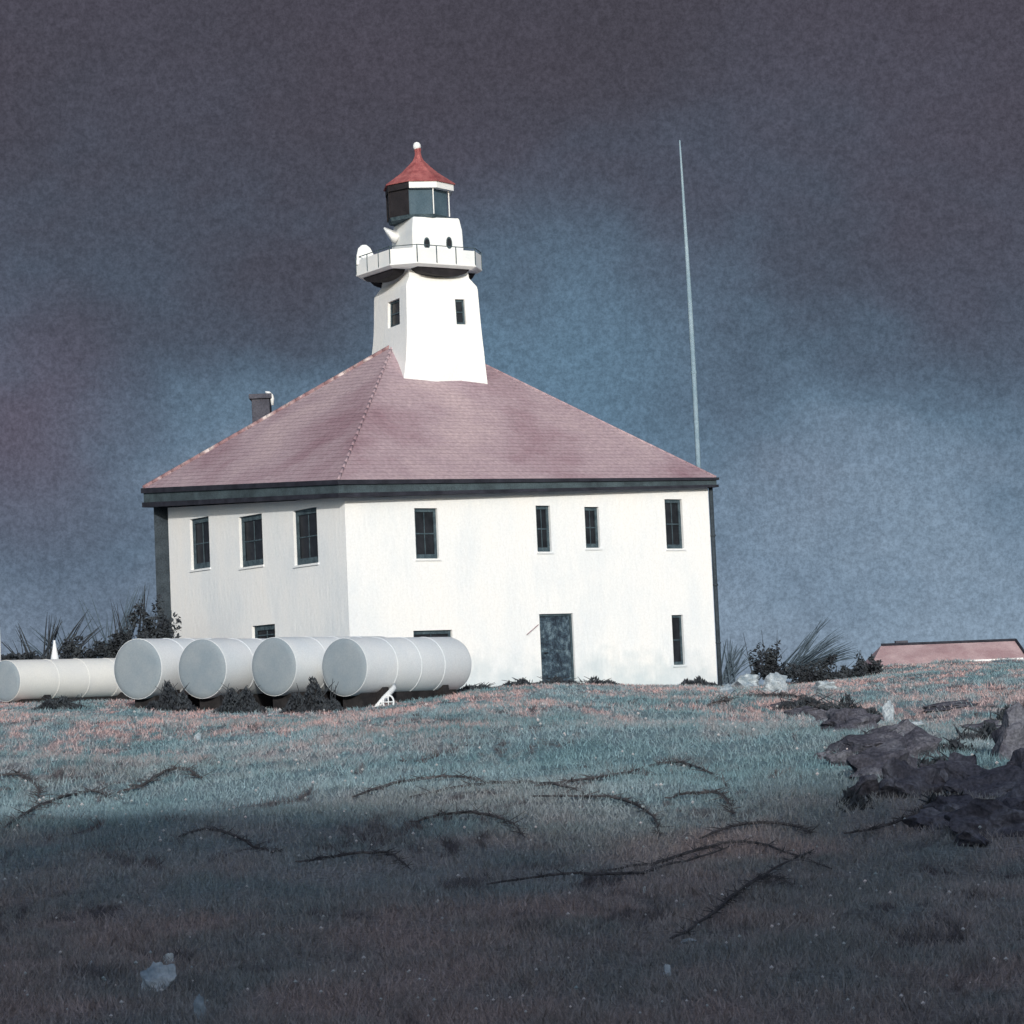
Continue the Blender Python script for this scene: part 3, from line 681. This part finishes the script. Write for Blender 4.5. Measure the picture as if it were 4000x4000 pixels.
for (px, py, Yd, w, h, lb) in ((665, 2712, 72.4, 200, 40, 'dark weeds added as shade between the two leftmost grey tank ends'),
                               (935, 2722, 71.8, 210, 45, 'dark weeds added as shade between the second and third grey tank ends'),
                               (1215, 2722, 71.4, 250, 60, 'dark weeds added as shade between the two grey tank ends nearest the house corner'),
                               (230, 2755, 73, 210, 34, 'dark weeds added as shade in front of the white tank')):
    shrub(px, py, Yd, w, h, lb, 2600, 'weeds added as shade between the tanks', mound=True, ls=.06)  # leaf mounds darken the gaps where shadow lies around the tanks

sedge(150, 2580, 86.5, ((60, 2440), (250, 2420), (330, 2400), (20, 2500), (200, 2400), (400, 2440), (300, 2480)), 'dark sedge clump nearest the left edge, leaning right', dens=5, mat='shrub')
sedge(520, 2560, 87, ((640, 2420), (600, 2380), (660, 2460), (560, 2290), (450, 2350)), 'dark sedge clump against the dark shade strip', dens=5, mat='shrub')
for (px, py, w, h, lb) in ((3300, 2800, 300, 80, 'ragged dark heather clump at the top of the rock band'), (3140, 2765, 280, 45, 'low dark heather between the house corner and the rocks'),
                           (3430, 2925, 260, 60, 'ragged dark heather on the wide upper rock'), (3650, 3010, 220, 60, 'ragged dark heather behind the rock right of the largest'),
                           (3860, 2890, 300, 60, 'dark heather clump right below the cottage'), (3720, 2930, 160, 40, 'small dark heather clump on open grass among the rocks'), (3950, 2830, 200, 70, 'dark heather clump at the right edge'),
                           (3330, 3150, 120, 60, 'dark heather under the pointed rock'), (3700, 3170, 260, 70, 'dark heather left of the lowest rocks')):
    q_ = on_ground(px, py); shrub(px, py, q_.y, w, h, lb, 1500, 'dark heather clumps among the rocks', mound=True, ls=.05)
# rocks
def rock(px, py, wpx, hpx, label, mat='rock', group='dark rocks on the right of the slope', seed=0, flat=1.0, nm='rock'):
    q = on_ground(px, py); k = q.y/F; rs = random.Random(seed+int(px))
    w = wpx*k/2*(1.2 if mat == 'rock' else 1.1); h = hpx*k*.85; dp = w*1.0
    bm = bmesh.new(); bmesh.ops.create_icosphere(bm, subdivisions=4, radius=1)
    planes = [(Vector((rs.gauss(0, 1), rs.gauss(0, 1), rs.gauss(0, .9))).normalized(), rs.uniform(.38, .8)) for _ in range(13)]
    ph = [rs.uniform(0, 6) for _ in range(4)]
    for v in bm.verts:
        for n, d in planes:
            e = v.co.dot(n)-d
            if e > 0: v.co -= n*e
        v.co *= 1+(1 if mat == 'rock' else .25)*.14*math.sin(5*v.co.x+ph[0]+2*math.sin(4*v.co.z+ph[1]))+.09*math.sin(9*v.co.z+ph[2]+7*v.co.y)+.05*math.sin(17*v.co.x+9*v.co.z+ph[3])+rs.uniform(-.035, .035)
        v.co = Vector((v.co.x*w, v.co.y*dp, v.co.z*h*flat))
    me = bpy.data.meshes.new(nm); bm.to_mesh(me); bm.free(); me.materials.append(M[mat])
    o = bpy.data.objects.new(nm, me); C.objects.link(o); o.location = q+UZ*h*.22; o.rotation_euler = (0, rs.uniform(-.15, .15), rs.uniform(0, .6))
    return tag(o, label, 'rock', group)
RK = [(3165, 2800, 150, 60, 'small dark rock at the top of the rock band, below the shrubs'),
      (3340, 2850, 250, 90, 'dark rock near the upper end of the band, just below the pale streak'),
      (3370, 2935, 330, 110, 'wide dark rock in the upper middle of the band'),
      (3570, 2960, 210, 120, 'dark peaked rock right of the wide upper one'),
      (3440, 3035, 340, 130, 'largest dark rock in the middle of the band'),
      (3660, 3050, 240, 120, 'dark rock right of the largest one'),
      (3370, 3120, 160, 110, 'dark pointed rock hanging lowest on the left of the band'),
      (3225, 2960, 90, 45, 'little purple-grey rock left of the band'),
      (3860, 3110, 330, 150, 'dark rock near the right edge, above the lowest one'),
      (3740, 3190, 230, 110, 'dark rock below and left of the right-edge rocks'),
      (3890, 3260, 330, 130, 'lowest dark rock of the band, by the right edge'),
      (3960, 2960, 220, 170, 'dark rock cut by the right edge of the picture, highest there'),
      (3850, 2860, 240, 50, 'flat dark rock below the cottage'),
      (3690, 2760, 210, 22, 'thin flat dark rock ledge below the cottage wall'),
      (3500, 2890, 170, 110, 'dark rock above the wide upper one, beside the flat pale stone'),
      (3300, 2990, 150, 70, 'dark rock at the left margin of the band, above the pointed one'),
      (3560, 3110, 260, 150, 'broad dark rock under the largest one'),
      (3770, 3080, 220, 150, 'blocky dark rock left of the two by the right edge'),
      (3650, 3240, 180, 80, 'low dark rock at the left end of the lowest group'),
      (3980, 3060, 200, 150, 'tall dark rock on the right edge, second from the top'),
      (3960, 3200, 220, 140, 'dark rock on the right edge between the two lowest'),
      (3800, 3300, 200, 70, 'half-buried dark rock in front of the lowest group'),
      (3060, 2762, 150, 26, 'low dark rock nearest the house corner'),
      (3250, 2835, 170, 60, 'dark rock left of the upper end of the band')]
for i, (px, py, w, h, lb) in enumerate(RK): rock(px, py, w, h, lb, seed=i*13)
PR = [(2905, 2690, 170, 60, 'pale rock against the right foot of the house'), (3040, 2705, 130, 80, 'pale peaked rock right of the house corner'),
      (3230, 2700, 150, 40, 'flat pale blue rock below the low shrub'), (3470, 2830, 50, 90, 'slim pale stone at the top of the rock band'),
      (3555, 2850, 120, 30, 'flat pale stone between the dark rocks'), (2840, 2710, 90, 40, 'small pale rock at the corner foot of the house')]
for i, (px, py, w, h, lb) in enumerate(PR): rock(px, py, w, h, lb, 'pale_rock', 'pale rocks beside the house', seed=i*31+5)
for i, (px, py, w, h, lb) in enumerate(((625, 3870, 150, 110, 'larger pale blue stone low on the left of the slope'), (665, 3775, 55, 50, 'small pale stone just above the larger one low on the left'), (785, 3985, 55, 90, 'pale stone at the very bottom edge of the picture'), (770, 2890, 30, 30, 'tiny white stone on the grass below the second tank end'), (665, 2893, 22, 20, 'tiny white stone left of its twin below the tanks'), (355, 3775, 26, 24, 'lone round pale pebble low on the left'), (2515, 3490, 26, 26, 'bright pale pebble in the dark centre of the slope'), (2610, 3820, 40, 50, 'upright pale stone near the bottom, right of centre'), (2690, 3690, 60, 26, 'flat pale blue stone above the upright one'), (2845, 3710, 55, 24, 'flat pale stone right of its flat neighbour'))):
    rock(px, py, w, h, lb, 'pale_rock', 'pale stones in the grass', seed=i*17+3, nm='stone')

# arching dry bramble canes lying over the slope
CN = [((2090, 3085), (2400, 3045), (2620, 2995), (2760, 3030), (2840, 3090)), ((2080, 3130), (2350, 3130), (2470, 3160), (2550, 3210), (2580, 3290)),
      ((2740, 3300), (2860, 3250), (3000, 3240), (3120, 3255), (3170, 3290)), ((2380, 3420), (2600, 3390), (2820, 3320), (3000, 3330), (3250, 3420)),
      ((1150, 3390), (1300, 3370), (1450, 3355), (1540, 3370), (1600, 3420)), ((460, 3110), (560, 3080), (650, 3030), (730, 3020), (790, 3060)),
      ((20, 3250), (130, 3180), (250, 3130), (360, 3110), (430, 3130)), ((1380, 3130), (1500, 3090), (1650, 3060), (1800, 3050), (1900, 3070)),
      ((2750, 3620), (2830, 3560), (2930, 3490), (3050, 3400), (3180, 3340)), ((0, 3045), (60, 3040), (110, 3060), (150, 3100), (140, 3150)),
      ((2600, 3140), (2720, 3120), (2800, 3120), (2850, 3160), (2870, 3200)), ((1600, 3230), (1750, 3200), (1880, 3200), (1990, 3230), (2050, 3290)),
      ((3300, 3280), (3420, 3260), (3550, 3220), (3620, 3190), (3680, 3200)), ((2950, 2730), (3050, 2722), (3130, 2740), (3200, 2780), (3260, 2820)), ((1900, 3480), (2200, 3440), (2450, 3445), (2680, 3390), (2850, 3330)), ((2620, 3700), (2760, 3620), (2880, 3520), (3000, 3450), (3090, 3480)), ((1600, 3130), (1800, 3090), (2000, 3075), (2200, 3090), (2330, 3140)), ((700, 3290), (800, 3260), (920, 3290), (1010, 3340), (1100, 3350)),
      ((2760, 2762), (2850, 2745), (2940, 2728), (3060, 2730), (3150, 2760))]
CL_ = ['long arching cane in the middle of the slope below the door', 'cane curving down at its right end, under the long arching one', 'low bowed cane right of the middle of the slope', 'long wavy cane across the right of the lower slope',
      'short bowed cane low in the left middle of the slope', 'cane bowed over the grass below the second tank end', 'cane near the left edge, rising to the right', 'cane at the foot of the blue turf left of the centre',
      'straight slanting cane low on the right', 'short hooked cane at the left edge', 'short cane hooked downwards right of the long arching one', 'bowed cane below the centre, left of the hooked one',
      'cane on the grass under the rock band', 'cane draped from the house corner towards the rock band', 'long low cane across the dark bottom of the slope', 'slanting cane with a bent tip in the lower right', 'cane across the middle of the slope, just left of the long arching one', 'short wavy cane low in the left half', 'thin cane below the pale rocks by the house corner']
for pts, lb in zip(CN, CL_):
    G_ = [on_ground(*p) for p in pts]; n = len(G_); k = G_[2].y/F
    G_ = [g+UZ*(.05+.16*k*40*math.sin(math.pi*i/(n-1))*.6) for i, g in enumerate(G_)]
    P_ = []
    for i in range(n-1):
        a, b, c, d = G_[max(i-1, 0)], G_[i], G_[i+1], G_[min(i+2, n-1)]
        for t in (0, .25, .5, .75):
            P_.append(.5*((2*b)+(c-a)*t+(2*a-5*b+4*c-d)*t*t+(3*b-a-3*c+d)*t**3)+Vector((random.gauss(0, .006), random.gauss(0, .01), random.gauss(0, .006))))
    P_.append(G_[-1]); r = 5.0*k
    o_root = G_[0].copy(); m = MB(); m.tube(P_, [r*(.5+.7*math.sin(math.pi*min(1, i/len(P_)+.1))) for i in range(len(P_))], 6)
    for i in range(2, len(P_)-1):
        for _ in range(9):
            p = P_[i]; m.tube([p, p+Vector((random.gauss(0, 26*k), random.gauss(0, .1), random.gauss(4, 12)*k))], [r*.4, r*.12], 4)
    o = bpy.data.objects.new('bramble_cane', bpy.data.meshes.new('bramble_cane')); C.objects.link(o); o.location = o_root
    o.data.from_pydata([v-o_root for v in m.v], [], m.f); o.data.materials.append(M['cane']); tag(o, 'dark dry '+lb, 'bramble', 'dry bramble canes arching over the slope')

# grass: blades, denser near the camera
def inside_house(x, y):
    dx, dy = x-WC.x, y-WC.y; u = dx*aN.x+dy*aN.y; v = dx*bN.x+dy*bN.y
    return (u > -.1) & (u < LEN+.1) & (v > -.1) & (v < WID+.1)
NB = 420000
yy = 11.0*np.exp(rng.random(NB)*np.log(112/11.0)); xx = (rng.random(NB)-.5)*.58*yy
ok = ~inside_house(xx, yy); xx, yy = xx[ok], yy[ok]
tuft = np.sin(xx*2.1+np.sin(yy*1.3)*2)*np.sin(yy*1.7+np.sin(xx*.9)*2)
hgt = (.035+.05*rng.random(len(xx))+.035*np.clip(tuft, 0, 1))*np.interp(yy, [11, 40, 66, 100], [.9, 1.6, 1.7, 1.3])
hgt *= np.where((yy > 66) & (yy < 92), .75, 1)
wdt = np.interp(yy, [11, 40, 100], [.0035, .009, .02])*(.6+.8*rng.random(len(xx)))
zz = terrain(xx, yy)-.01; an = rng.random(len(xx))*math.pi; ln_ = rng.normal(0, .55, (len(xx), 2))*hgt[:, None]
b0 = np.stack([xx-np.cos(an)*wdt, yy-np.sin(an)*wdt, zz], 1); b1 = np.stack([xx+np.cos(an)*wdt, yy+np.sin(an)*wdt, zz], 1)
tp = np.stack([xx+ln_[:, 0], yy+ln_[:, 1], zz+hgt], 1)
v = np.stack([b0, b1, tp], 1).reshape(-1, 3); f = np.arange(len(v)).reshape(-1, 3)
tag(np_mesh('grass', v, f, M['grass']), 'short blue-green and pinkish grass covering the slope', 'grass', kind='stuff')
# little pale flowers
NF = 620
fy = 13*np.exp(rng.random(NF)*np.log(75/13)); fx = (rng.random(NF)-.5)*.5*fy
m = MB()
for x, y in zip(fx, fy):
    z = tz(x, y)+random.uniform(.05, .11); s = (.0035+.0004*y)*random.uniform(.5, 1.5); c = Vector((x, y, z))
    m.add([c+Vector((s, 0, 0)), c+Vector((0, s, 0)), c-Vector((s, 0, 0)), c-Vector((0, s, 0)), c+UZ*s, c-UZ*s], [(0, 1, 4), (1, 2, 4), (2, 3, 4), (3, 0, 4), (1, 0, 5), (2, 1, 5), (3, 2, 5), (0, 3, 5)])
tag(m.build('wild_flowers', M['speck']), 'tiny pale flower heads dotted through the grass', 'flowers', kind='stuff')

# ------------------------------------------------------------------ sky and sun
SUN_EL, SUN_AZ = R(15), R(3)          # azimuth right of the direction straight behind the camera
sdir = Vector((math.sin(SUN_AZ)*math.cos(SUN_EL), -math.cos(SUN_AZ)*math.cos(SUN_EL), math.sin(SUN_EL)))
sl = bpy.data.lights.new('sun', 'SUN'); sl.energy = 2.2; sl.angle = R(1.5); sl.color = (1, .955, .88)
so = bpy.data.objects.new('sun', sl); C.objects.link(so); so.rotation_euler = sdir.to_track_quat('Z', 'Y').to_euler(); so.location = sdir*50
w = bpy.data.worlds.new('World'); bpy.context.scene.world = w; w.use_nodes = True; nt = w.node_tree; N = nt.nodes; L = nt.links; N.clear()
out = N.new('ShaderNodeOutputWorld'); tc = N.new('ShaderNodeTexCoord'); sx = N.new('ShaderNodeSeparateXYZ'); L.new(tc.outputs['Generated'], sx.inputs[0])
def mth(op, a, b=None, clamp=False):
    n = N.new('ShaderNodeMath'); n.operation = op; n.use_clamp = clamp
    for i, q in enumerate((a, b)):
        if q is None: continue
        if isinstance(q, (int, float)): n.inputs[i].default_value = q
        else: L.new(q, n.inputs[i])
    return n.outputs[0]
def nz(scale, det=4, stretch=(1, 1, 1), loc=(0, 0, 0), rough=.55):
    mp = N.new('ShaderNodeMapping'); mp.inputs['Scale'].default_value = stretch; mp.inputs['Location'].default_value = loc; L.new(tc.outputs['Generated'], mp.inputs[0])
    n = N.new('ShaderNodeTexNoise'); n.inputs['Scale'].default_value = scale; n.inputs['Detail'].default_value = det; n.inputs['Roughness'].default_value = rough; L.new(mp.outputs[0], n.inputs[0]); return n.outputs['Fac']
def mr(v, a, b, lo, hi):
    n = N.new('ShaderNodeMapRange'); n.inputs[1].default_value = a; n.inputs[2].default_value = b; n.inputs[3].default_value = lo; n.inputs[4].default_value = hi; n.interpolation_type = 'SMOOTHSTEP'; L.new(v, n.inputs[0]); return n.outputs[0]
def mixc(f, a, b, mode='MIX'):
    x = N.new('ShaderNodeMix'); x.data_type = 'RGBA'; x.blend_type = mode
    if isinstance(f, float): x.inputs[0].default_value = f
    else: L.new(f, x.inputs[0])
    for s, q in ((6, a), (7, b)):
        if isinstance(q, tuple): x.inputs[s].default_value = (*q, 1)
        else: L.new(q, x.inputs[s])
    return x.outputs[2]
# storm cloud bank ahead: paler towards the horizon and to the right, broken by cloud shapes
elev = mth('ADD', sx.outputs['Z'], mr(nz(7, 5, (1, 1, 1.6)), .3, .7, -.035, .035))
elev = mth('SUBTRACT', elev, mr(sx.outputs['X'], -.2, .2, .008, .022))
cr = N.new('ShaderNodeValToRGB'); e = cr.color_ramp.elements
stops = [(0, (132, 151, 170)), (.12, (118, 138, 158)), (.27, (98, 120, 140)), (.42, (84, 101, 119)), (.6, (76, 85, 100)), (.8, (73, 75, 87)), (1, (71, 69, 79))]
e[0].position = 0; e[0].color = (*srgb(*stops[0][1]), 1); e[1].position = 1; e[1].color = (*srgb(*stops[-1][1]), 1)
for p, c in stops[1:-1]: k = e.new(p); k.color = (*srgb(*c), 1)
L.new(mr(elev, -.02, .27, 0, 1), cr.inputs[0]); 
L.links if False else None
# linear, not smoothstep, for the gradient
for n in N:
    if n.bl_idname == 'ShaderNodeMapRange' and n.inputs[2].default_value == .27 or False: n.interpolation_type = 'LINEAR'
col = mixc(mr(nz(7, 5, loc=(3, 1, 2)), .42, .70, 0, .3), cr.outputs[0], srgb(86, 82, 96))
# blue glow around the tower and roof, painted into the sky
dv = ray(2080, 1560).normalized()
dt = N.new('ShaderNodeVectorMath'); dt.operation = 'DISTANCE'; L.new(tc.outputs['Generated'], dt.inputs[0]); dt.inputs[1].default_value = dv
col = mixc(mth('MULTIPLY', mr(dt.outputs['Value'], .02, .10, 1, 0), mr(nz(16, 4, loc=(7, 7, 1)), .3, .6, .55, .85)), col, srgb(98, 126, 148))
dv2 = ray(60, 1650).normalized()
d2 = N.new('ShaderNodeVectorMath'); d2.operation = 'DISTANCE'; L.new(tc.outputs['Generated'], d2.inputs[0]); d2.inputs[1].default_value = dv2
col = mixc(mth('MULTIPLY', mr(d2.outputs['Value'], .0, .07, 1, 0), mr(nz(14, 5, loc=(2, 5, 1)), .3, .6, .2, .8)), col, srgb(92, 84, 98))
grain = mr(nz(620, 8, rough=.85), .36, .64, .78, 1.22)
g2 = mth('MULTIPLY', grain, mr(nz(260, 3), .3, .7, .92, 1.08))
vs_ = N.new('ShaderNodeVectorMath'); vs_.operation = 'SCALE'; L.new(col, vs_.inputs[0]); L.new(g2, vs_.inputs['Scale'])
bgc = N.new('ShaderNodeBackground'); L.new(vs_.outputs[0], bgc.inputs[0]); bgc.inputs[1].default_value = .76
sky = N.new('ShaderNodeTexSky'); sky.sky_type = 'NISHITA'; sky.sun_disc = False; sky.sun_elevation = SUN_EL; sky.sun_rotation = math.pi-SUN_AZ
bgs = N.new('ShaderNodeBackground'); L.new(sky.outputs[0], bgs.inputs[0]); bgs.inputs[1].default_value = .15
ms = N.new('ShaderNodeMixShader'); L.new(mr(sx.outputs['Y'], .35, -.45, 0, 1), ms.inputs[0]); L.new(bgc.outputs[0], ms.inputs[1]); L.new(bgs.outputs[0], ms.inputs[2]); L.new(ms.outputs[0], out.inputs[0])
sc_ = bpy.context.scene; sc_.render.engine = 'CYCLES'
vs = sc_.view_settings; vs.view_transform = 'Standard'; vs.look = 'None'; vs.exposure = .4; vs.gamma = 1; vs.use_curve_mapping = False
sc_.render.resolution_x = sc_.render.resolution_y = 1024
